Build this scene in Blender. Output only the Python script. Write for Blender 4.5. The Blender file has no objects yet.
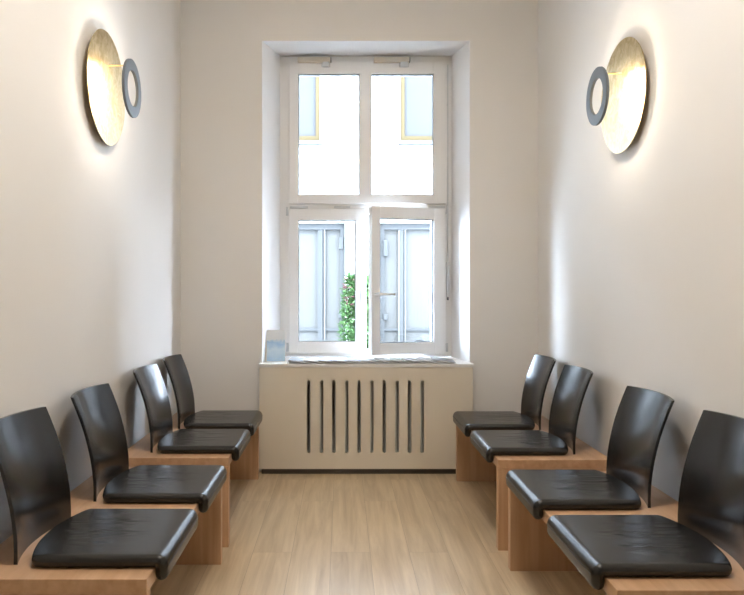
import bpy, bmesh, math, random
from mathutils import Vector, Matrix
random.seed(7)
PI = math.pi
S = bpy.context.scene
C = S.collection

# ------------------------------------------------------------------ helpers
def obj(name, bm, m=None, parent=None, smooth=False):
    bmesh.ops.recalc_face_normals(bm, faces=bm.faces[:])
    me = bpy.data.meshes.new(name); bm.to_mesh(me); bm.free()
    if m: me.materials.append(m)
    if smooth:
        for p in me.polygons: p.use_smooth = True
    o = bpy.data.objects.new(name, me); C.objects.link(o)
    if parent: o.parent = parent
    return o

def thing(name, label, cat, loc=(0, 0, 0), rotz=0, group=None):
    o = bpy.data.objects.new(name, None); C.objects.link(o)
    o.empty_display_size = .1
    o.location = loc; o.rotation_euler = (0, 0, rotz)
    o['label'] = label; o['category'] = cat
    if group: o['group'] = group
    return o

def tag(o, label, cat, group=None):
    o['label'] = label; o['category'] = cat
    if group: o['group'] = group
    return o

def struct(name, bm, m, parent=None):
    o = obj(name, bm, m, parent)
    if not parent: o['kind'] = 'structure'
    return o

def bx(bm, x0, x1, y0, y1, z0, z1, bev=0, seg=2):
    vs = [bm.verts.new((x, y, z)) for x in (x0, x1) for y in (y0, y1) for z in (z0, z1)]
    q = [(0, 1, 3, 2), (4, 6, 7, 5), (0, 4, 5, 1), (2, 3, 7, 6), (0, 2, 6, 4), (1, 5, 7, 3)]
    fs = [bm.faces.new([vs[i] for i in f]) for f in q]
    if bev:
        es = list({e for f in fs for e in f.edges})
        bmesh.ops.bevel(bm, geom=es, offset=bev, segments=seg, profile=.5, affect='EDGES')
    return bm

def box(x0, x1, y0, y1, z0, z1, bev=0, seg=2):
    return bx(bmesh.new(), x0, x1, y0, y1, z0, z1, bev, seg)

def prism(bm, pts, z0, z1):
    a = [bm.verts.new((x, y, z0)) for x, y in pts]; b = [bm.verts.new((x, y, z1)) for x, y in pts]
    bm.faces.new(a); bm.faces.new(b); n = len(pts)
    for i in range(n): bm.faces.new((a[i], a[(i+1) % n], b[(i+1) % n], b[i]))
    return bm

def tube(bm, pts, r, n=10):
    pts = [Vector(p) for p in pts]; rings = []
    for i, p in enumerate(pts):
        d = (pts[min(i+1, len(pts)-1)] - pts[max(i-1, 0)]).normalized()
        up = Vector((0, 0, 1)) if abs(d.z) < .9 else Vector((1, 0, 0))
        a = d.cross(up).normalized(); b = d.cross(a)
        rr = r[i] if isinstance(r, (list, tuple)) else r
        rings.append([bm.verts.new(p + (a*math.cos(t) + b*math.sin(t))*rr) for t in [2*PI*k/n for k in range(n)]])
    for i in range(len(rings)-1):
        for k in range(n):
            bm.faces.new((rings[i][k], rings[i][(k+1) % n], rings[i+1][(k+1) % n], rings[i+1][k]))
    bm.faces.new(rings[0]); bm.faces.new(rings[-1])
    return bm

def lathe_x(bm, prof, n=72, closed=False):
    """revolve (x, r) profile about the X axis"""
    rings = []
    for x, r in prof:
        if r < 1e-6: rings.append([bm.verts.new((x, 0, 0))])
        else: rings.append([bm.verts.new((x, r*math.cos(2*PI*k/n), r*math.sin(2*PI*k/n))) for k in range(n)])
    idx = list(range(len(rings)-1)) + ([len(rings)-1] if closed else [])
    for i in idx:
        a, b = rings[i], rings[(i+1) % len(rings)]
        for k in range(n):
            k2 = (k+1) % n
            if len(a) == 1 and len(b) == 1: continue
            if len(a) == 1: bm.faces.new((a[0], b[k], b[k2]))
            elif len(b) == 1: bm.faces.new((a[k], b[0], a[k2]))
            else: bm.faces.new((a[k], b[k], b[k2], a[k2]))
    return bm

# ------------------------------------------------------------------ materials
def mat(name, col, rough=.5, metal=0, spec=.5):
    m = bpy.data.materials.new(name); m.use_nodes = True
    b = m.node_tree.nodes['Principled BSDF']
    b.inputs['Base Color'].default_value = (*col, 1)
    b.inputs['Roughness'].default_value = rough
    b.inputs['Metallic'].default_value = metal
    b.inputs['Specular IOR Level'].default_value = spec
    return m

def nd(m, t, **kw):
    n = m.node_tree.nodes.new(t)
    for k, v in kw.items():
        if k in n.inputs: n.inputs[k].default_value = v
        else: setattr(n, k, v)
    return n
def lk(m, a, b): m.node_tree.links.new(a, b)

def coords(m, scale=(1, 1, 1), src='Object'):
    tc = nd(m, 'ShaderNodeTexCoord'); mp = nd(m, 'ShaderNodeMapping')
    mp.inputs['Scale'].default_value = scale
    lk(m, tc.outputs[src], mp.inputs['Vector']); return mp.outputs['Vector']

def noise_tint(m, c1, c2, scale=(1, 1, 1), nscale=5, detail=4, bump=0, lo=.3, hi=.7, dist=0, bdist=.002):
    v = coords(m, scale)
    n = nd(m, 'ShaderNodeTexNoise', Scale=nscale, Detail=detail, Distortion=dist)
    lk(m, v, n.inputs['Vector'])
    r = nd(m, 'ShaderNodeValToRGB')
    r.color_ramp.elements[0].position = lo; r.color_ramp.elements[0].color = (*c1, 1)
    r.color_ramp.elements[1].position = hi; r.color_ramp.elements[1].color = (*c2, 1)
    lk(m, n.outputs['Fac'], r.inputs['Fac'])
    b = m.node_tree.nodes['Principled BSDF']
    lk(m, r.outputs['Color'], b.inputs['Base Color'])
    if bump:
        bp = nd(m, 'ShaderNodeBump', Strength=bump, Distance=bdist)
        lk(m, n.outputs['Fac'], bp.inputs['Height']); lk(m, bp.outputs['Normal'], b.inputs['Normal'])
    return m

M = {}
M['wall'] = noise_tint(mat('wall_paint', (.8, .76, .7), .75, spec=.3), (.81, .79, .76), (.83, .81, .78), nscale=1.5)
M['reveal'] = mat('reveal_paint', (.90, .90, .90), .6)
M['ceil'] = mat('ceiling_paint', (.82, .81, .79), .8)
M['upvc'] = mat('window_plastic', (.88, .88, .875), .35)
M['gasket'] = mat('gasket', (.12, .14, .16), .6)
M['sillm'] = mat('sill_white', (.84, .83, .81), .4)
M['cover'] = mat('cover_lacquer', (.79, .72, .60), .42)
M['dark'] = mat('plinth_dark', (.12, .10, .085), .7)
M['rad'] = mat('radiator_enamel', (.8, .8, .74), .4)
M['alu'] = mat('brushed_metal', (.6, .6, .6), .35, 1)
M['beige'] = mat('actuator_beige', (.72, .66, .56), .45)
M['greyplastic'] = mat('bracket_grey', (.66, .68, .7), .4)
M['ring'] = mat('ring_grey', (.13, .155, .185), .5)
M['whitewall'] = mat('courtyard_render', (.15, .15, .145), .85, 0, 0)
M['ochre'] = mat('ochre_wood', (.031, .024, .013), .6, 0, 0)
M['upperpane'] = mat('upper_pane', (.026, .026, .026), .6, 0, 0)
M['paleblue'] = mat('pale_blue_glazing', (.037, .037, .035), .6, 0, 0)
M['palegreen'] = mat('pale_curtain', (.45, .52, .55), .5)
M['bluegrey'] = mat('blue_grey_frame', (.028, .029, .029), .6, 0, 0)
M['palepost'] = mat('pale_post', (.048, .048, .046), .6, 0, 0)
M['stone'] = noise_tint(mat('courtyard_paving', (.4, .4, .4), .9), (.34, .34, .34), (.46, .46, .45), nscale=8)
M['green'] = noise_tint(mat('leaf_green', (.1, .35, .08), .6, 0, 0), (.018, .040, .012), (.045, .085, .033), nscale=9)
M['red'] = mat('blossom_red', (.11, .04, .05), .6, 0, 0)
M['terra'] = mat('terracotta', (.5, .22, .12), .8)
M['stem'] = mat('stem_brown', (.12, .09, .05), .8)
M['paper'] = mat('paper', (.85, .85, .84), .6)

# leaf gold
g = mat('gold_leaf', (.83, .62, .3), .30, 1.0)
noise_tint(g, (.50, .36, .16), (.68, .54, .32), nscale=26, detail=6, bump=.5, lo=.35, hi=.65, dist=1.2, bdist=.004)
M['gold'] = g
M['brass'] = mat('brass_rod', (.75, .52, .25), .3, 1)

# beech veneer
def beech(name, axis):
    m = mat(name, (.6, .34, .17), .42)
    sc = {'y': (18, 1.0, 18), 'z': (18, 18, 1.0)}[axis]
    noise_tint(m, (.52, .31, .17), (.64, .41, .245), scale=sc, nscale=2.2, detail=6, bump=.03, lo=.3, hi=.7, dist=.3)
    return m
M['beech_y'] = beech('beech_top', 'y'); M['beech_z'] = beech('beech_panel', 'z')

# black stained plywood with fine vertical grain, satin lacquer
m = mat('black_ply', (.012, .011, .010), .22, spec=.5)
noise_tint(m, (.005, .0045, .004), (.015, .013, .0115), scale=(60, 60, 1.5), nscale=2, detail=4, bump=.12, bdist=.0006)
M['ply'] = m
# black leather, creased across the middle
m = mat('black_leather', (.009, .008, .007), .27, spec=.55)
b = m.node_tree.nodes['Principled BSDF']
v = coords(m, (2.6, 11, 3))
n1 = nd(m, 'ShaderNodeTexNoise', Scale=1.4, Detail=2.0, Distortion=.35); lk(m, v, n1.inputs['Vector'])
# crease mask: strongest towards the middle of the seat
tc = nd(m, 'ShaderNodeTexCoord')
sub = nd(m, 'ShaderNodeVectorMath', operation='DISTANCE'); sub.inputs[1].default_value = (.21, 0, .45)
lk(m, tc.outputs['Object'], sub.inputs[0])
mr = nd(m, 'ShaderNodeMapRange'); mr.inputs['From Min'].default_value = .06; mr.inputs['From Max'].default_value = .19
mr.interpolation_type = 'SMOOTHSTEP'; mr.inputs['To Min'].default_value = 1; mr.inputs['To Max'].default_value = 0
lk(m, sub.outputs['Value'], mr.inputs['Value'])
mu = nd(m, 'ShaderNodeMath', operation='MULTIPLY'); sb = nd(m, 'ShaderNodeMath', operation='SUBTRACT'); sb.inputs[1].default_value = .5; lk(m, n1.outputs['Fac'], sb.inputs[0]); lk(m, sb.outputs[0], mu.inputs[0]); lk(m, mr.outputs['Result'], mu.inputs[1])
b1 = nd(m, 'ShaderNodeBump', Strength=1.0, Distance=.022); lk(m, mu.outputs[0], b1.inputs['Height'])
n2 = nd(m, 'ShaderNodeTexNoise', Scale=450, Detail=2); lk(m, tc.outputs['Object'], n2.inputs['Vector'])
b2 = nd(m, 'ShaderNodeBump', Strength=.12, Distance=.0005)
lk(m, n2.outputs['Fac'], b2.inputs['Height']); lk(m, b1.outputs['Normal'], b2.inputs['Normal'])
lk(m, b2.outputs['Normal'], b.inputs['Normal'])
M['leather'] = m
M['thread'] = mat('seam_thread', (.03, .028, .026), .4)

# plank floor
m = mat('oak_floor', (.5, .38, .25), .33)
b = m.node_tree.nodes['Principled BSDF']
tc = nd(m, 'ShaderNodeTexCoord'); mp = nd(m, 'ShaderNodeMapping'); mp.inputs['Rotation'].default_value = (0, 0, PI/2)
mp.inputs['Location'].default_value = (.3, .05, 0)
lk(m, tc.outputs['Object'], mp.inputs['Vector'])
br = nd(m, 'ShaderNodeTexBrick', offset=.37)
br.inputs['Color1'].default_value = (.0, .0, .0, 1); br.inputs['Color2'].default_value = (1, 1, 1, 1)
br.inputs['Mortar'].default_value = (.5, .5, .5, 1)
br.inputs['Scale'].default_value = 1; br.inputs['Mortar Size'].default_value = .0008; br.inputs['Mortar Smooth'].default_value = .3
br.inputs['Brick Width'].default_value = 1.22; br.inputs['Row Height'].default_value = .178
lk(m, mp.outputs['Vector'], br.inputs['Vector'])
# grain, offset plank by plank
sv = nd(m, 'ShaderNodeMapping'); sv.inputs['Scale'].default_value = (9, .55, 1)
lk(m, tc.outputs['Object'], sv.inputs['Vector'])
cmb = nd(m, 'ShaderNodeVectorMath', operation='MULTIPLY_ADD'); cmb.inputs[1].default_value = (9, 17, 5)
lk(m, br.outputs['Color'], cmb.inputs[0]); lk(m, sv.outputs['Vector'], cmb.inputs[2])
gn = nd(m, 'ShaderNodeTexNoise', Scale=2.6, Detail=8, Roughness=.62, Distortion=.5); lk(m, cmb.outputs[0], gn.inputs['Vector'])
rp = nd(m, 'ShaderNodeValToRGB')
rp.color_ramp.elements[0].position = .25; rp.color_ramp.elements[0].color = (.50, .36, .205, 1)
rp.color_ramp.elements[1].position = .72; rp.color_ramp.elements[1].color = (.78, .63, .43, 1)
lk(m, gn.outputs['Fac'], rp.inputs['Fac'])
hs = nd(m, 'ShaderNodeHueSaturation')
mr2 = nd(m, 'ShaderNodeMapRange'); mr2.inputs['To Min'].default_value = .94; mr2.inputs['To Max'].default_value = 1.04
lk(m, br.outputs['Color'], mr2.inputs['Value']); lk(m, mr2.outputs['Result'], hs.inputs['Value'])
lk(m, rp.outputs['Color'], hs.inputs['Color'])
mx = nd(m, 'ShaderNodeMix', data_type='RGBA'); lk(m, br.outputs['Fac'], mx.inputs['Factor'])
lk(m, hs.outputs['Color'], mx.inputs['A']); mx.inputs['B'].default_value = (.36, .25, .14, 1)
lk(m, mx.outputs['Result'], b.inputs['Base Color'])
bp = nd(m, 'ShaderNodeBump', Strength=.08, Distance=.001); lk(m, gn.outputs['Fac'], bp.inputs['Height']); lk(m, bp.outputs['Normal'], b.inputs['Normal'])
M['floor'] = m

# thin window glass: clear with fresnel reflection
def glass(name, tint=(.95, .97, .98)):
    m = bpy.data.materials.new(name); m.use_nodes = True
    t = m.node_tree; t.nodes.clear()
    out = t.nodes.new('ShaderNodeOutputMaterial'); mixs = t.nodes.new('ShaderNodeMixShader')
    tr = t.nodes.new('ShaderNodeBsdfTransparent'); gl = t.nodes.new('ShaderNodeBsdfGlossy'); fr = t.nodes.new('ShaderNodeFresnel')
    tr.inputs['Color'].default_value = (*tint, 1); gl.inputs['Roughness'].default_value = 0.02
    fr.inputs['IOR'].default_value = 1.45
    t.links.new(fr.outputs[0], mixs.inputs[0]); t.links.new(tr.outputs[0], mixs.inputs[1]); t.links.new(gl.outputs[0], mixs.inputs[2])
    t.links.new(mixs.outputs[0], out.inputs[0]); return m
M['glass'] = glass('window_glass')

def emit(name, col, st):
    m = bpy.data.materials.new(name); m.use_nodes = True
    t = m.node_tree; t.nodes.clear()
    out = t.nodes.new('ShaderNodeOutputMaterial'); e = t.nodes.new('ShaderNodeEmission')
    e.inputs['Color'].default_value = (*col, 1); e.inputs['Strength'].default_value = st
    t.links.new(e.outputs[0], out.inputs[0]); return m
M['led'] = emit('warm_led', (1.0, .83, .62), 27)
M['opal'] = emit('fill_lamp_glow', (1.0, .91, .80), 14.5)  # glow of the added, unseen lamp that lifts the room brightness

# ------------------------------------------------------------------ room shell
D = 4.60          # inner face of the window wall
HC = 3.30         # ceiling
YB = -2.2         # rear wall
# side walls run very slightly out of parallel
XL1, XL0 = -1.060, -1.110     # at D / at YB
XR1, XR0 = 1.288, 1.215
def xl(y): return XL1 + (XL0-XL1)*(D-y)/(D-YB)
def xr(y): return XR1 + (XR0-XR1)*(D-y)/(D-YB)
YW = 5.12         # outer face of window wall
o = struct('floor', box(-1.5, 1.6, YB-.2, D+.3, -.12, 0), M['floor'])
struct('ceiling', box(-1.5, 1.6, YB-.2, YW, HC, HC+.2), M['ceil'])
bm = bmesh.new(); prism(bm, [(xl(YB-.2), YB-.2), (xl(D), D), (xl(D)-.25, D), (xl(YB-.2)-.25, YB-.2)], -.12, HC); struct('wall_left', bm, M['wall'])
bm = bmesh.new(); prism(bm, [(xr(YB-.2), YB-.2), (xr(D), D), (xr(D)+.25, D), (xr(YB-.2)+.25, YB-.2)], -.12, HC); struct('wall_right', bm, M['wall'])
struct('wall_rear', box(xl(YB), xr(YB), YB-.2, YB, 0, HC), M['wall'])

# window wall: opening with splayed reveals, radiator niche below
OX0, OX1, OZ1 = -.526, .841, 2.832       # opening at inner face
WX0, WX1, WZ1 = -.440, .778, 2.850       # opening at the window frame
WY = 4.95
SILL = .716
WZ0 = .722
bm = bmesh.new()
prism(bm, [(-1.45, D), (OX0, D), (WX0, WY), (WX0, YW), (-1.45, YW)], -.12, HC)
prism(bm, [(OX1, D), (1.6, D), (1.6, YW), (WX1, YW), (WX1, WY)], -.12, HC)
# lintel
v = [bm.verts.new(p) for p in [(OX0, D, OZ1), (OX1, D, OZ1), (OX1, D, HC), (OX0, D, HC),
                               (WX0, WY, WZ1), (WX1, WY, WZ1), (WX1, YW, WZ1), (WX0, YW, WZ1), (WX1, YW, HC), (WX0, YW, HC), ]]
for f in [(0, 1, 2, 3), (0, 4, 5, 1), (4, 7, 6, 5), (7, 9, 8, 6), (3, 2, 8, 9)]: bm.faces.new([v[i] for i in f])
bm.faces.new([v[i] for i in (0, 3, 9, 7, 4)]); bm.faces.new([v[i] for i in (1, 5, 6, 8, 2)])
# parapet behind the radiator
bx(bm, OX0-.03, OX1+.03, 4.90, YW, -.12, .70)
struct('wall_window', bm, M['wall'])
# painted reveal lining (bright white paint of its own)
bm = bmesh.new()
e = .002
def quadslab(bm, a, b, c, d, off):
    off = Vector(off)
    p = [Vector(q) for q in (a, b, c, d)]
    v1 = [bm.verts.new(q) for q in p]; v2 = [bm.verts.new(q+off) for q in p]
    bm.faces.new(v1); bm.faces.new(v2)
    for i in range(4): bm.faces.new((v1[i], v1[(i+1) % 4], v2[(i+1) % 4], v2[i]))
quadslab(bm, (OX0, D-.001, SILL), (WX0, WY, SILL), (WX0, WY, WZ1), (OX0, D-.001, OZ1), (.003, 0, 0))
quadslab(bm, (OX1, D-.001, SILL), (WX1, WY, SILL), (WX1, WY, WZ1), (OX1, D-.001, OZ1), (-.003, 0, 0))
quadslab(bm, (OX0, D-.001, OZ1), (OX1, D-.001, OZ1), (WX1, WY, WZ1), (WX0, WY, WZ1), (0, 0, -.003))
struct('trim_2', bm, M['reveal'])
# sill board
CY = 4.52
bm = bmesh.new()
prism(bm, [(-.538, CY-.006), (.852, CY-.006), (.852, D-.001), (OX1-.004, D-.001), (WX1-.004, WY+.05), (WX0+.004, WY+.05), (OX0+.004, D-.001), (-.538, D-.001)], SILL-.022, SILL)
bmesh.ops.bevel(bm, geom=[e_ for e_ in bm.edges if abs(e_.verts[0].co.y-(CY-.006)) < 1e-4 and abs(e_.verts[1].co.y-(CY-.006)) < 1e-4], offset=.003, segments=2, affect='EDGES')
struct('trim_1', bm, M['sillm'])

# ------------------------------------------------------------------ window
def px(x, y, d=WY): return ((x-342)*d/700, 1.2+(289-y)*d/700)
def rect_frame(bm, x0, x1, z0, z1, y0, y1, wl, wr, wb, wt, bev=.003):
    bx(bm, x0, x0+wl, y0, y1, z0, z1, bev); bx(bm, x1-wr, x1, y0, y1, z0, z1, bev)
    bx(bm, x0+wl-.002, x1-wr+.002, y0+.0004, y1-.0004, z0, z0+wb, bev); bx(bm, x0+wl-.002, x1-wr+.002, y0+.0004, y1-.0004, z1-wt, z1, bev)

win = thing('window_1', '', '', (0, 0, 0)); del win['label']; del win['category']; win['kind'] = 'structure'
bm = bmesh.new()
rect_frame(bm, WX0, WX1, WZ0, WZ1-.003, WY, WY+.09, .075, .055, .045, .05)
zt0 = px(0, 209)[1]; zt1 = px(0, 204)[1]
bx(bm, WX0+.05, WX1-.045, WY+.001, WY+.085, zt0-.03, zt1+.03, .003)     # transom
obj('window_frame', bm, M['upvc'], win)
# upper sash
bm = bmesh.new()
ux0, uz1 = px(289, 62); ux1, uz0 = px(445.6, 204)
gx0, gz1 = px(298.5, 74.5); gx1 = px(433, 0)[0]; gz0 = px(0, 195)[1]
rect_frame(bm, ux0, ux1, uz0, uz1, WY-.022, WY+.045, gx0-ux0, ux1-gx1, gz0-uz0, uz1-gz1, .004)
mx0 = px(359.3, 0)[0]; mx1 = px(371.3, 0)[0]
bx(bm, mx0, mx1, WY-.0215, WY+.0445, gz0-.004, gz1+.004, .004)
us = obj('upper_sash', bm, M['upvc'], win)
bm = bmesh.new()
for a, b_ in ((gx0, mx0), (mx1, gx1)): rect_frame(bm, a, b_, gz0, gz1, WY-.002, WY+.012, .004, .004, .004, .007, 0)
obj('gasket', bm, M['gasket'], us)
for a, b_ in ((gx0, mx0), (mx1, gx1)): obj('pane', box(a+.003, b_-.003, WY+.006, WY+.010, gz0+.003, gz1-.003), M['glass'], us)
# lower left sash
lx0, lz1 = px(289, 209); lx1, lz0 = px(366, 353)
hx0, hz1 = px(298.5, 220.5); hx1, hz0 = px(355.3, 341.5)
bm = bmesh.new()
rect_frame(bm, lx0, lx1, lz0, lz1, WY-.022, WY+.045, hx0-lx0, lx1-hx1, hz0-lz0, lz1-hz1, .004)
ls = obj('casement_sash', bm, M['upvc'], win)
bm = bmesh.new(); rect_frame(bm, hx0, hx1, hz0, hz1, WY-.002, WY+.012, .004, .004, .004, .004, 0); obj('gasket', bm, M['gasket'], ls)
obj('pane', box(hx0+.003, hx1-.003, WY+.006, WY+.010, hz0+.003, hz1-.003), M['glass'], ls)
# its handle, closed: lever hangs down
def handle(parent, cx, cz, yf, horiz=0):
    bm = bmesh.new()
    bx(bm, cx-.013, cx+.013, yf-.010, yf, cz-.032, cz+.032, .004)
    h = obj('handle_plate', bm, M['upvc'], parent)
    bm = bmesh.new()
    if horiz: pts = [(cx, yf-.008, cz), (cx, yf-.042, cz), (cx+.014, yf-.05, cz), (cx+.125, yf-.05, cz)]
    else: pts = [(cx, yf-.008, cz), (cx, yf-.042, cz), (cx, yf-.05, cz-.014), (cx, yf-.05, cz-.115)]
    tube(bm, pts, [.010, .010, .010, .007], 12)
    obj('handle_lever', bm, M['upvc'], h, True)
hx, hz = px(361, 290)
handle(ls, hx, hz, WY-.022)
# lower right sash, hinged at right, standing open into the room
ang = math.radians(18)
hingex = px(445.3, 0)[0]
rs = bpy.data.objects.new('open_sash', None)
bm = bmesh.new()
wS = .555
rect_frame(bm, -wS, 0, lz0, lz1, 0, .067, .062, .09, hz0-lz0, lz1-hz1, .004)
rs = obj('casement_sash', bm, M['upvc'], win)
bm = bmesh.new(); rect_frame(bm, -wS+.062, -.09, hz0, hz1, .02, .034, .004, .004, .004, .004, 0); obj('gasket', bm, M['gasket'], rs)
obj('pane', box(-wS+.065, -.093, .028, .032, hz0+.003, hz1-.003), M['glass'], rs)
handle(rs, -wS+.024, px(0, 294)[1], 0, 1)
rs.location = (hingex, WY-.024, 0); rs.rotation_euler = (0, 0, ang)
rs['label'] = 'casement sash standing open into the room'
# hinges
for hxx, zz in ((446.3, 210), (446.3, 347), (287.7, 212), (287.7, 347)):
    X, Z = px(hxx, zz)
    bm = bmesh.new(); tube(bm, [(X, WY-.03, Z-.03), (X, WY-.03, Z+.03)], .009, 12)
    obj('hinge', bm, M['greyplastic'], win, True)
# transom stays above the lower sashes
bm = bmesh.new()
for a, b_ in ((290, 308), (334, 350), (428, 445)):
    bx(bm, px(a, 0)[0], px(b_, 0)[0], WY-.012, WY, px(0, 208.4)[1], px(0, 206.2)[1], .002)
obj('stay_plate', bm, M['greyplastic'], win)

# fanlight opener: two scissor casings over the upper sash with a rod down the right side
for a, b_, c, d_, lab in ((297.5, 330.5, 322.5, 329, 'left'), (374, 409.5, 400.5, 408, 'right')):
    t = thing('fanlight_opener', 'narrow beige opener casing with grey bracket over the %s upper window pane' % lab, 'window opener', (0, 0, 0), 0)
    Z0 = px(0, 61.8, WY-.05)[1]; Z1 = px(0, 57.0, WY-.05)[1]
    A = px(a, 0, WY-.05)[0]; B = px(b_, 0, WY-.05)[0]
    obj('casing', box(A, B, WY-.058, WY-.002, Z0, Z1, .004), M['beige'], t)
    obj('end_cap', box(B, B+.006, WY-.056, WY-.004, Z0+.002, Z1-.002, .002), M['gasket'], t)
    cc = px(c, 0, WY-.05)[0]; dd = px(d_, 0, WY-.05)[0]
    obj('bracket', box(cc, dd, WY-.055, WY-.023, px(0, 66.5, WY-.05)[1], Z0+.001, .003), M['greyplastic'], t)
    obj('bracket_plate', box(cc-.008, dd+.008, WY-.028, WY-.022, px(0, 66.0, WY-.05)[1], Z0-.001, .001), M['alu'], t)
t = thing('opener_rod', 'slim vertical opener rod and crank grip on the right of the window frame', 'window opener')
X = px(446.8, 0, WY-.035)[0]+.008
bm = bmesh.new(); tube(bm, [(X, WY-.03, px(0, 262)[1]), (X, WY-.03, px(0, 66)[1])], .004, 8)
obj('rod', bm, M['greyplastic'], t, True)
for zz in (1.44, 2.5):
    bm = bmesh.new(); tube(bm, [(X, WY-.03, zz), (X, WY-.001, zz)], .005, 8)
    obj('clip', bm, M['greyplastic'], t, True)
obj('crank_grip', box(X-.010, X+.010, WY-.045, WY-.018, px(0, 297)[1], px(0, 262)[1], .005), M['greyplastic'], t)
bm = bmesh.new(); tube(bm, [(X, WY-.03, px(0, 300)[1]), (X, WY-.03, px(0, 296.5)[1])], .007, 10)
obj('grip_tip', bm, M['gasket'], t, True)

# ------------------------------------------------------------------ radiator cover with ten slots
def px4(x, y): return px(x, y, CY)
cx0, cx1 = px4(259.3, 0)[0], px4(473, 0)[0]
cz0 = px4(0, 469)[1]; cz1 = SILL-.0225
cur = bpy.data.curves.new('panel_outline', 'CURVE'); cur.dimensions = '2D'; cur.fill_mode = 'BOTH'; cur.extrude = .009; cur.bevel_depth = 0
def spline(pts):
    s = cur.splines.new('POLY'); s.points.add(len(pts)-1); s.use_cyclic_u = True
    for i, p in enumerate(pts): s.points[i].co = (p[0], p[1], 0, 1)
spline([(cx0, cz0), (cx1, cz0), (cx1, cz1), (cx0, cz1)])
slot_r = .0118
sz0, sz1 = px4(0, 453)[1], px4(0, 380.3)[1]
for k in range(10):
    sx = px4(308.8 + k*12.6, 0)[0]
    pts = []
    for i in range(9): a = PI*i/8; pts.append((sx+slot_r*math.cos(a), sz1-slot_r+slot_r*math.sin(a)))
    for i in range(9): a = PI+PI*i/8; pts.append((sx+slot_r*math.cos(a), sz0+slot_r+slot_r*math.sin(a)))
    spline(pts)
tmp = bpy.data.objects.new('tmp', cur); C.objects.link(tmp)
dg = bpy.context.evaluated_depsgraph_get()
me = bpy.data.meshes.new_from_object(tmp.evaluated_get(dg))
bpy.data.objects.remove(tmp)
cov = thing('radiator_cover', 'cream radiator cover with ten vertical slots below the window', 'radiator cover')
me.transform(Matrix.Translation((0, CY+.009, 0)) @ Matrix.Rotation(PI/2, 4, 'X'))
me.materials.clear(); me.materials.append(M['cover'])
fp = bpy.data.objects.new('front_panel', me); C.objects.link(fp); fp.parent = cov
obj('side_panel', box(cx0, cx0+.018, CY+.0185, D-.002, cz0, cz1), M['cover'], cov)
obj('side_panel', box(cx1-.018, cx1, CY+.0185, D-.002, cz0, cz1), M['cover'], cov)
obj('plinth', box(cx0+.012, cx1-.014, CY+.026, CY+.044, 0, cz0+.03), M['dark'], cov)
# radiator inside the niche
rad = thing('radiator', 'grey column radiator seen through the slots of the cream cover', 'radiator', (0, 4.625, 0))
x = -.42
while x < .76:
    bm = bmesh.new()
    for yy in (-.045, .045): tube(bm, [(x, yy, .12), (x, yy, .60)], .013, 10)
    bx(bm, x-.021, x+.021, -.06, .06, .10, .14, .01); bx(bm, x-.021, x+.021, -.06, .06, .585, .625, .01)
    obj('section', bm, M['rad'], rad)
    x += .055
for fx in (-.36, .66): obj('foot', box(fx, fx+.03, -.03, .03, 0, .105), M['rad'], rad)

# ------------------------------------------------------------------ benches with two upholstered seats each
TOPZ, TH, LEN, DEP = .416, .040, 1.195, .525
def cushion_bm(w=.440):
    """local: u (+x) runs from bench front to wall, s (y) along the bench, z up"""
    bm = bmesh.new()
    H = .0185; r = .019
    S_ = []
    n = 7
    for i in range(n+1):
        a = PI/2*i/n; S_.append(-w/2 + r*(1-math.sin(PI/2-a)) if False else -w/2 + r*(1-math.cos(a)))
    mid = [(-w/2+r) + (w-2*r)*k/18 for k in range(1, 18)]
    S_ = S_ + mid + [-q for q in reversed(S_)]
    rings = []
    zc = TOPZ + H + .0005
    for s in S_:
        dE = w/2 - abs(s)
        hh = H*math.sqrt(max(0, 1-(1-min(1, dE/r))**2)) if dE < r else H
        hh = max(hh, .0022)
        k = hh/H
        q = abs(s)/(w/2)
        ur = .388 - .046*q**2 - .008*max(0, (q-.86)/.14)**2
        R = .012; uf = -.0195
        zl = .399
        path = []
        for i in range(9): path.append((ur-H + (uf+R-(ur-H))*i/8, zc))
        for i in range(1, 6): a = PI/2*i/5; path.append((uf+R-R*math.sin(a), zc-R+R*math.cos(a)))
        for i in range(1, 4): path.append((uf, zc-R+(zl-(zc-R))*i/3))
        # soft crown of the padding
        P = []
        for i, (u, z) in enumerate(path):
            j0 = max(i-1, 0); j1 = min(i+1, len(path)-1)
            d = Vector((path[j1][0]-path[j0][0], path[j1][1]-path[j0][1])).normalized()
            P.append((Vector((u, z)), d))
        top = []; bot = []
        for c, d in P:
            nn = Vector((d.y, -d.x))           # outward (up for the flat run, forward on the lip)
            if nn.y < 0 and abs(d.x) > .5: nn = -nn
            if abs(d.y) > .5 and nn.x > 0: nn = -nn
            top.append(c + nn*hh); bot.append(c - nn*hh*.98)
        # round ends
        c0, d0 = P[0]; capA = [c0 + Vector((math.cos(a), math.sin(a)))*hh for a in (-PI/3, -PI/6, 0, PI/6, PI/3)]
        c1, d1 = P[-1]; capB = [c1 + Vector((math.cos(a), math.sin(a)))*hh for a in (-PI+PI/6, -PI+PI/3, -PI/2, -PI/3, -PI/6)]
        loop = capA + top + capB + list(reversed(bot))
        rings.append([bm.verts.new((p.x, s, p.y)) for p in loop])
    for i in range(len(rings)-1):
        a, b_ = rings[i], rings[i+1]; m_ = len(a)
        for k in range(m_): bm.faces.new((a[k], a[(k+1) % m_], b_[(k+1) % m_], b_[k]))
    bm.faces.new(rings[0]); bm.faces.new(rings[-1])
    return bm

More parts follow.
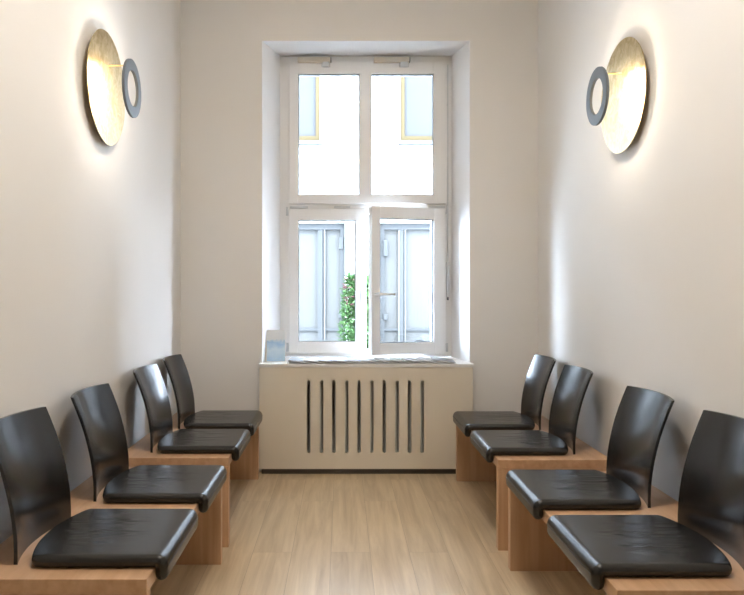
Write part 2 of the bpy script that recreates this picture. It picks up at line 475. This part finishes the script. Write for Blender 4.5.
def back_bm(w=.392, t=.011):
    bm = bmesh.new()
    prof = [(.397, TOPZ+.0005), (.3965, .45), (.398, .49), (.402, .53), (.409, .575), (.419, .62), (.431, .665), (.446, .71), (.464, .757), (.482, .800)]
    n = 16
    F = []; B = []
    for i in range(n+1):
        q = -1 + 2*i/n
        bow = .034*(1-q*q)
        f = []; b_ = []
        for (u, z) in prof:
            zz = z + (.002*(1-q*q) if z > .79 else 0)
            u -= .019
            f.append(bm.verts.new((u+bow, q*w/2, zz))); b_.append(bm.verts.new((u+bow+t, q*w/2, zz)))
        F.append(f); B.append(b_)
    m_ = len(prof)
    for i in range(n):
        for k in range(m_-1):
            bm.faces.new((F[i][k], F[i+1][k], F[i+1][k+1], F[i][k+1])); bm.faces.new((B[i][k], B[i][k+1], B[i+1][k+1], B[i+1][k]))
        bm.faces.new((F[i][0], B[i][0], B[i+1][0], F[i+1][0])); bm.faces.new((F[i][-1], F[i+1][-1], B[i+1][-1], B[i][-1]))
    for X in (0, n):
        for k in range(m_-1): bm.faces.new((F[X][k], F[X][k+1], B[X][k+1], B[X][k]))
    return bm

def sharpen(o, ang=35):
    me = o.data
    for p in me.polygons: p.use_smooth = True
    bm = bmesh.new(); bm.from_mesh(me)
    for e_ in bm.edges:
        if len(e_.link_faces) == 2 and e_.calc_face_angle(0) > math.radians(ang): e_.smooth = False
    bm.to_mesh(me); bm.free()

def make_bench(label):
    t = thing('waiting_bench', label, 'bench', (0, 0, 0), 0)
    bt = obj('bench_top', box(0, DEP, -LEN/2, LEN/2, TOPZ-TH, TOPZ, .002), M['beech_y'], t)
    for s in (-1, 1):
        a = s*(LEN/2); b_ = s*(LEN/2-TH)
        obj('side_panel', box(0, DEP, min(a, b_), max(a, b_), 0, TOPZ-TH-.0002, .002), M['beech_z'], t)
    for s in (-1, 1):
        c = obj('seat_cushion', cushion_bm(), M['leather'], t, True); sharpen(c, 60); c.location.y = s*.2925
        bm = bmesh.new(); tube(bm, [(-.0385, -.205, .423), (-.0385, .205, .423)], .0012, 6)
        obj('seam', bm, M['thread'], c)
        bk = obj('backrest', back_bm(), M['ply'], t, False); sharpen(bk, 50); bk.location.y = s*.2925 + .008
    return t
def dup(root, label):
    r = root.copy(); C.objects.link(r); r['label'] = label
    for ch in list(root.children):
        c = ch.copy(); C.objects.link(c); c.parent = r
        for g_ in list(ch.children):
            d = g_.copy(); C.objects.link(d); d.parent = c
    return r
XFL, XFR = -.527, .716
G = 'benches with two seats along the side walls'
b0 = make_bench('beech bench with two black leather seats, nearest the camera on the right wall')
b0.location = (XFR, 2.419, 0); b0['group'] = G
b1 = dup(b0, 'beech bench with two black leather seats, on the right wall next to the window')
b1.location = (XFR, 3.807, 0)
b2 = dup(b0, 'beech bench with two black leather seats, nearest the camera on the left wall')
b2.location = (XFL, 2.488, 0); b2.rotation_euler = (0, 0, PI)
b3 = dup(b0, 'beech bench with two black leather seats, on the left wall next to the window')
b3.location = (XFL, 3.848, 0); b3.rotation_euler = (0, 0, PI)
def place(b, ys):
    """seat and backrest positions along each bench as photographed"""
    cy = b.location.y; sg = -1 if abs(b.rotation_euler.z) > 1 else 1
    cs = sorted([c for c in b.children if c.name.startswith('seat_cushion')], key=lambda c: sg*c.location.y)
    bs = sorted([c for c in b.children if c.name.startswith('backrest')], key=lambda c: sg*c.location.y)
    for c, k, y in zip(cs, bs, ys):
        c.location.y = sg*(y-cy); k.location.y = sg*(y+.01-cy)
        k.location.x = .017 if y < 2.3 else 0
place(b0, (2.11, 2.69)); place(b1, (3.50, 4.075)); place(b2, (2.175, 2.765)); place(b3, (3.535, 4.10))

# ------------------------------------------------------------------ wall lamps: gilded disc lit by a grey ring
def make_lamp(label):
    """local: +x points out of the wall"""
    t = thing('wall_lamp', label, 'wall lamp', (0, 0, 0), 0, 'gilded disc wall lamps')
    R = .249
    bm = bmesh.new()
    prof = [(.030, 0)] + [(.030 - .0015*(k/12)**2 , R*k/12) for k in range(1, 13)]
    prof += [(.0265, R+.0008), (.0235, R-.002)] + [(.022, R*k/6) for k in range(5, 0, -1)] + [(.022, 0)]
    lathe_x(bm, prof, 96)
    d = obj('gilded_disc', bm, M['gold'], t); sharpen(d, 30)
    bm = bmesh.new(); lathe_x(bm, [(0, 0), (0, .05), (.0215, .05), (.0215, 0)], 32); obj('wall_mount', bm, M['brass'], t); 
    bm = bmesh.new(); tube(bm, [(.0285, 0, .102), (.134, 0, .102)], .0028, 10); obj('arm', bm, M['brass'], t, True)
    rr, ri = .126, .079
    bm = bmesh.new(); lathe_x(bm, [(.130, ri), (.130, rr), (.132, rr+.001), (.141, rr+.001), (.142, rr-.001), (.142, ri+.001), (.141, ri)], 72, True)
    rg = obj('lamp_ring', bm, M['ring'], t); sharpen(rg, 30)
    bm = bmesh.new(); lathe_x(bm, [(.1294, .090), (.1294, .108), (.1299, .108), (.1299, .090)], 72, True)
    obj('light_strip', bm, M['led'], rg)
    return t
YL = 3.115
l0 = make_lamp('round gilded wall lamp with grey ring, on the left wall')
l0.location = (xl(YL), YL, 2.092)
l1 = dup(l0, 'round gilded wall lamp with grey ring, on the right wall')
l1.location = (xr(YL), YL, 2.057); l1.rotation_euler = (0, 0, PI)

# ------------------------------------------------------------------ magazines and brochure stand on the sill
def cover_mat(name, base, spots, sc=14):
    m = mat(name, base, .35)
    noise_tint(m, base, spots, nscale=sc, detail=3, lo=.45, hi=.6)
    return m
covers = [((.80, .82, .86), (.45, .55, .72)), ((.85, .82, .74), (.62, .60, .55)), ((.82, .84, .9), (.35, .38, .6)),
          ((.84, .84, .86), (.50, .62, .80)), ((.80, .82, .88), (.25, .3, .5)), ((.86, .86, .84), (.55, .6, .66)),
          ((.75, .76, .8), (.3, .34, .42)), ((.83, .84, .8), (.45, .55, .45)), ((.78, .80, .84), (.24, .26, .33)),
          ((.82, .80, .82), (.5, .45, .5)), ((.55, .58, .64), (.2, .22, .3))]
words = ['pale blue and white cover', 'cream and grey cover', 'white cover with violet picture', 'white cover with sky blue picture',
         'white cover with dark blue picture', 'plain off-white cover', 'grey cover', 'pale green and white cover', 'light cover with dark picture', 'pinkish grey cover', 'dark grey-blue cover']
def mag_bm(w, h, t):
    bm = bmesh.new(); n = 10
    rows = []
    for i in range(n+1):
        u = i/n; x = w*u
        dz = .0016*math.sin(u*PI*1.3)
        rows.append([bm.verts.new((x, y, z+dz)) for y, z in ((-h/2, 0), (h/2, 0), (h/2, t), (-h/2, t))])
    for i in range(n):
        a, b_ = rows[i], rows[i+1]
        for k in range(4): bm.faces.new((a[k], a[(k+1) % 4], b_[(k+1) % 4], b_[k]))
    bm.faces.new(rows[0]); bm.faces.new(rows[-1]); return bm
pitch, mt, mw = .094, .0068, .150
tilt = math.asin((mt+.0022)/pitch)
N = 11
for k in range(N):
    t = thing('magazine', 'magazine with %s fanned on the sill, number' % words[k], 'magazine', (0, 0, 0), 0, 'magazines fanned along the window sill')
    pos = ['at the left end of the row', 'second from the left end', 'third from the left end', 'fourth from the left end', 'fifth from the left end',
           'at the middle of the row', 'fifth from the right end', 'fourth from the right end', 'third from the right end', 'second from the right end', 'at the right end of the row'][k]
    t['label'] = 'magazine, %s, %s on the sill' % (words[k], pos)
    hh = .215
    cb = obj('pages', mag_bm(mw-.002, hh-.004, mt-.0016), M['paper'], t)
    cb.location = (0, 0, .0004)
    cv = obj('magazine_cover', mag_bm(mw, hh, .0010), cover_mat('magazine_print', *[tuple(.62*c for c in q) for q in covers[k]]), t); cv.location = (0, 0, mt-.0010)
    x0 = -.345 + k*pitch
    t.location = (x0, 4.645+random.uniform(-.008, .008), SILL+.0015)
    # left edge lifted over its neighbour: fanned row
    t.rotation_euler = (0, 0, random.uniform(-.05, .05))
    M4 = Matrix.Rotation(tilt, 4, 'Y')
    for c in (cb, cv):
        c.data.transform(Matrix.Translation((0, 0, mw*math.sin(tilt))) @ M4)
# brochure on an acrylic stand at the left end
t = thing('brochure_stand', 'upright pale blue brochure in a stand at the left end of the sill', 'brochure stand', (-.448, 4.655, SILL), math.radians(8))
m = mat('brochure_print', (.8, .85, .9), .3)
tc = nd(m, 'ShaderNodeTexCoord'); sx_ = nd(m, 'ShaderNodeSeparateXYZ'); lk(m, tc.outputs['Object'], sx_.inputs[0])
nz = nd(m, 'ShaderNodeTexNoise', Scale=22, Detail=4); lk(m, tc.outputs['Object'], nz.inputs['Vector'])
ma = nd(m, 'ShaderNodeMath', operation='MULTIPLY_ADD'); ma.inputs[1].default_value = .09; lk(m, nz.outputs['Fac'], ma.inputs[0]); lk(m, sx_.outputs['Z'], ma.inputs[2])
rp = nd(m, 'ShaderNodeValToRGB'); cr = rp.color_ramp
cr.elements[0].position = .05; cr.elements[0].color = (.45, .66, .86, 1)
cr.elements[1].position = .25; cr.elements[1].color = (.86, .88, .88, 1)
e1 = cr.elements.new(.12); e1.color = (.66, .80, .92, 1); e2 = cr.elements.new(.17); e2.color = (.36, .58, .8, 1); e3 = cr.elements.new(.195); e3.color = (.80, .84, .86, 1)
lk(m, ma.outputs[0], rp.inputs['Fac']); lk(m, rp.outputs['Color'], m.node_tree.nodes['Principled BSDF'].inputs['Base Color'])
lean = Matrix.Rotation(math.radians(-9), 4, 'X')
bm = box(-.052, .068, -.003, .003, .004, .205, .0006); bm.transform(lean); obj('brochure', bm, m, t)
bm = bmesh.new(); bx(bm, -.062, -.054, -.006, .012, .0, .203, .001); bx(bm, -.062, .072, -.012, .03, 0, .0035, .001); bm.transform(lean @ Matrix.Identity(4)); 
for v_ in bm.verts:
    if v_.co.z < .006: v_.co.z = max(0.0, v_.co.z*.3)
obj('stand', bm, M['beige'], t)
bm = box(-.054, .070, .0045, .0065, .004, .212); bm.transform(lean); obj('back_board', bm, M['paper'], t)

# ------------------------------------------------------------------ courtyard beyond the window
FY = 9.0
def pf(x, y, d=FY): return ((x-342)*d/700, 1.2+(289-y)*d/700)
GZ = -.30
o = tag(obj('courtyard_ground', box(-22, 22, YW+.001, 30, GZ-.1, GZ), M['stone']), '', ''); del o['label']; del o['category']; o['kind'] = 'structure'
# facade with openings, assembled as one wall
lowL = (-2.6, pf(345, 0)[0], GZ, pf(0, 223)[1]); lowR = (pf(380, 0)[0], 3.1, GZ, pf(0, 223)[1])
upL = (-1.40, pf(320, 0)[0], pf(0, 141)[1], 5.0); upR = (pf(400.5, 0)[0], 1.86, pf(0, 141)[1], 5.0)
bm = bmesh.new()
y0, y1 = FY, FY+.35
bx(bm, -3.9, lowL[0], y0, y1, GZ, 5.4); bx(bm, lowR[1], 3.6, y0, y1, GZ, 5.4)
bx(bm, lowL[1], lowR[0], y0, y1, GZ, lowL[3])
bx(bm, lowL[0], lowR[1], y0, y1, lowL[3], upL[2])
bx(bm, lowL[0], upL[0], y0, y1, upL[2], 5.0); bx(bm, upL[1], upR[0], y0, y1, upL[2], 5.0); bx(bm, upR[1], lowR[1], y0, y1, upL[2], 5.0)
bx(bm, lowL[0], lowR[1], y0, y1, 5.0, 5.4)
bl = obj('courtyard_building', bm, M['whitewall'])
tag(bl, 'bright white rendered building across the courtyard, behind the window panes', 'building')
for (a, b_, c, d_) in (upL, upR):
    bm = bmesh.new(); rect_frame(bm, a, b_, c, d_, FY+.02, FY+.12, .055, .055, .07, .07, .004)
    f = obj('ochre_window', bm, M['ochre'], bl)
    obj('window_ledge', box(a-.03, b_+.03, FY-.06, FY+.02, c-.05, c-.005, .004), M['palepost'], f)
    bm = bmesh.new(); bx(bm, a+.055, b_-.055, FY+.06, FY+.07, c+.07, d_-.07); obj('window_pane', bm, M['upperpane'], f)
def shopfront(a, b_, c, d_, flip, posts):
    bm = bmesh.new(); rect_frame(bm, a, b_, c, d_, FY+.06, FY+.16, .06, .06, .06, .08, .003)
    f = obj('glazed_front', bm, M['bluegrey'], bl)
    bm = bmesh.new(); bx(bm, a+.05, b_-.05, FY+.12, FY+.13, c+.06, d_-.08); obj('front_pane', bm, M['paleblue'], f)
    for p0, p1, mm in posts:
        obj('post', box(p0, p1, FY+.07, FY+.12, c+.05, d_-.07), mm, f)
    zr = pf(0, 329.5)[1]
    obj('rail', box(a+.05, b_-.05, FY+.085, FY+.119, zr-.02, zr+.012), M['bluegrey'], f)
P = lambda x: pf(x, 0)[0]
shopfront(*lowL, 0, [(P(317.5), P(322.5), M['bluegrey']), (P(323.6), P(325.2), M['palepost']), (P(342), P(343.4), M['palepost']), (P(290), P(291.5), M['bluegrey'])])
shopfront(*lowR, 1, [(P(400.5), P(404), M['bluegrey']), (P(398.6), P(400.2), M['palepost']), (P(405), P(406.5), M['palepost']), (P(438), P(440), M['bluegrey'])])
for xx, zz0, zz1 in ((P(341), pf(0, 249)[1], pf(0, 237)[1]), (P(340), pf(0, 318)[1], pf(0, 312)[1]), (P(385.5), pf(0, 256)[1], pf(0, 240)[1]), (P(385.5), pf(0, 320)[1], pf(0, 314)[1])):
    obj('pull_handle', box(xx-.025, xx+.03, FY+.04, FY+.118, zz0, zz1, .004), M['bluegrey'], bl)

# potted shrub with red blossoms before the pier
def leaf(bm, c, L, yaw, pit):
    mt_ = Matrix.Translation(c) @ Matrix.Rotation(yaw, 4, 'Z') @ Matrix.Rotation(pit, 4, 'Y')
    pts = [(0, 0, 0), (L*.4, L*.24, .006), (L, 0, -.004), (L*.4, -L*.24, .006)]
    bm.faces.new([bm.verts.new(mt_ @ Vector(p)) for p in pts])
PX, PY = (358-342)*8/700, 8.0
t = thing('potted_shrub', 'bushy green shrub with red blossoms in a pot, outside in the courtyard', 'plant', (PX, PY, GZ))
bm = bmesh.new()
n = 28; rings = []
for r_, z in ((.12, 0), (.17, .30), (.185, .30), (.185, .34), (.16, .34), (.15, .30)):
    rings.append([bm.verts.new((r_*math.cos(2*PI*k/n), r_*math.sin(2*PI*k/n), z)) for k in range(n)])
for i in range(5):
    for k in range(n): bm.faces.new((rings[i][k], rings[i][(k+1) % n], rings[i+1][(k+1) % n], rings[i+1][k]))
bm.faces.new(rings[0]); bm.faces.new(rings[-1])
obj('pot', bm, M['terra'], t)
bm = bmesh.new()
for k in range(7):
    a = k*2.4; tube(bm, [(.03*math.cos(a), .03*math.sin(a), .28), (.09*math.cos(a), .09*math.sin(a), .9), (.14*math.cos(a), .14*math.sin(a), 1.5)], [.009, .006, .003], 6)
obj('stems', bm, M['stem'], t)
bm = bmesh.new()
for k in range(6000):
    z = random.uniform(.36, 1.66)
    rr = (.20 - .05*abs(z-1.0)) * math.sqrt(random.random())
    if z > 1.5: rr *= .8
    a = random.uniform(0, 2*PI)
    leaf(bm, Vector((rr*math.cos(a), rr*math.sin(a), z)), random.uniform(.045, .085), random.uniform(0, 2*PI), random.uniform(-.9, .6))
fo = obj('foliage', bm, M['green'], t)
bm = bmesh.new()
for k in range(16):
    z = random.uniform(1.30, 1.62); a = random.uniform(PI*.95, PI*1.5); rr = .16
    c = Vector((rr*math.cos(a), rr*math.sin(a), z))
    for j in range(6): leaf(bm, c, .034, j*PI/3, random.uniform(-.6, .2))
obj('blossoms', bm, M['red'], t)

# two café chairs by the right-hand glazing
def chair(label):
    t = thing('garden_chair', label, 'chair', (0, 0, 0), 0, 'pale chairs in the courtyard')
    bm = bmesh.new(); prism(bm, [(-.2, -.2), (.2, -.2), (.18, .2), (-.18, .2)], .43, .455); obj('seat', bm, M['paleblue'], t)
    for sx in (-1, 1):
        for sy in (-1, 1):
            bm = bmesh.new(); tube(bm, [(sx*.16, sy*.16, .43), (sx*.19, sy*.2, 0)], .012, 8); obj('leg', bm, M['bluegrey'], t)
    bm = bmesh.new()
    pts = [(.19*math.cos(a)*(1), .2, .50+.38*math.sin(a)**.7 if math.sin(a) > 0 else .50) for a in [PI*k/14 for k in range(15)]]
    tube(bm, [(.18, .19, .44)] + pts + [(-.18, .19, .44)], .013, 8)
    fr = obj('backrest', bm, M['bluegrey'], t)
    bm = bmesh.new(); a_ = [bm.verts.new(p) for p in pts]; bm.faces.new(a_)
    r = bmesh.ops.extrude_face_region(bm, geom=bm.faces[:]); bmesh.ops.translate(bm, vec=(0, .01, 0), verts=[v_ for v_ in r['geom'] if isinstance(v_, bmesh.types.BMVert)])
    obj('back_panel', bm, M['paleblue'], fr)
    return t
ch = chair('pale rounded courtyard chair seen through the open sash, at the right'); ch.location = ((423-342)*8.4/700, 8.4, GZ+.0); ch.rotation_euler = (0, 0, .1)
c2 = dup(ch, 'pale rounded courtyard chair seen through the open sash, nearer the white pier'); c2.location = ((402-342)*7.7/700, 7.7, GZ); c2.rotation_euler = (0, 0, 1.35)

# ------------------------------------------------------------------ added fill lamp on the ceiling, out of view, to brighten the room
def fill_lamp(label, y):
    t = thing('fill_lamp', label, 'added fill lamp', (.1, y, HC))
    bm = bmesh.new(); n = 48
    for z0, z1, r_ in ((-.02, 0, .26),):
        a = [bm.verts.new((r_*math.cos(2*PI*k/n), r_*math.sin(2*PI*k/n), z0)) for k in range(n)]
        b_ = [bm.verts.new((r_*math.cos(2*PI*k/n), r_*math.sin(2*PI*k/n), z1)) for k in range(n)]
        bm.faces.new(a); bm.faces.new(b_)
        for k in range(n): bm.faces.new((a[k], a[(k+1) % n], b_[(k+1) % n], b_[k]))
    obj('fill_lamp_plate', bm, M['upvc'], t)
    bm = bmesh.new(); rings = []
    for r_, z in ((.24, -.0205), (.245, -.045), (.235, -.065), (.20, -.078), (.1, -.085)):
        rings.append([bm.verts.new((r_*math.cos(2*PI*k/n), r_*math.sin(2*PI*k/n), z)) for k in range(n)])
    for i in range(4):
        for k in range(n): bm.faces.new((rings[i][k], rings[i][(k+1) % n], rings[i+1][(k+1) % n], rings[i+1][k]))
    bm.faces.new(rings[-1]); bm.faces.new(rings[0])
    obj('fill_lamp_shade', bm, M['opal'], t)
    return t
fill_lamp('added round opal fill lamp, out of view above the middle of the room', 1.9)

# ------------------------------------------------------------------ light
w = bpy.data.worlds.new('sky'); S.world = w; w.use_nodes = True
bg = w.node_tree.nodes['Background']; bg.inputs['Color'].default_value = (.70, .82, 1, 1); bg.inputs['Strength'].default_value = 18
sl = bpy.data.lights.new('sun', 'SUN'); sl.energy = 3; sl.angle = math.radians(2); sl.color = (1, .96, .9)
so = bpy.data.objects.new('sun', sl); C.objects.link(so)
so.rotation_euler = Vector((.25, .85, -.85)).to_track_quat('-Z', 'Y').to_euler()
pl = bpy.data.lights.new('window_portal', 'AREA'); pl.shape = 'RECTANGLE'; pl.size = WX1-WX0-.1; pl.size_y = WZ1-WZ0-.1
pl.cycles.is_portal = True
po = bpy.data.objects.new('window_portal', pl); C.objects.link(po)
po.location = ((WX0+WX1)/2, YW+.01, (WZ0+WZ1)/2); po.rotation_euler = (-PI/2, 0, 0)

# ------------------------------------------------------------------ camera
cd = bpy.data.cameras.new('camera'); co = bpy.data.objects.new('camera', cd); C.objects.link(co)
cd.sensor_width = 36; cd.sensor_fit = 'HORIZONTAL'; cd.lens = 36*700/744
cd.shift_x = 30/744; cd.shift_y = -8.5/744; cd.clip_start = .05
co.location = (0, 0, 1.2); co.rotation_euler = (PI/2, 0, 0)
S.camera = co
S.view_settings.view_transform = 'Standard'; S.view_settings.look = 'None'; S.view_settings.gamma = 1
S.view_settings.use_curve_mapping = False
S.view_settings.exposure = 1.93
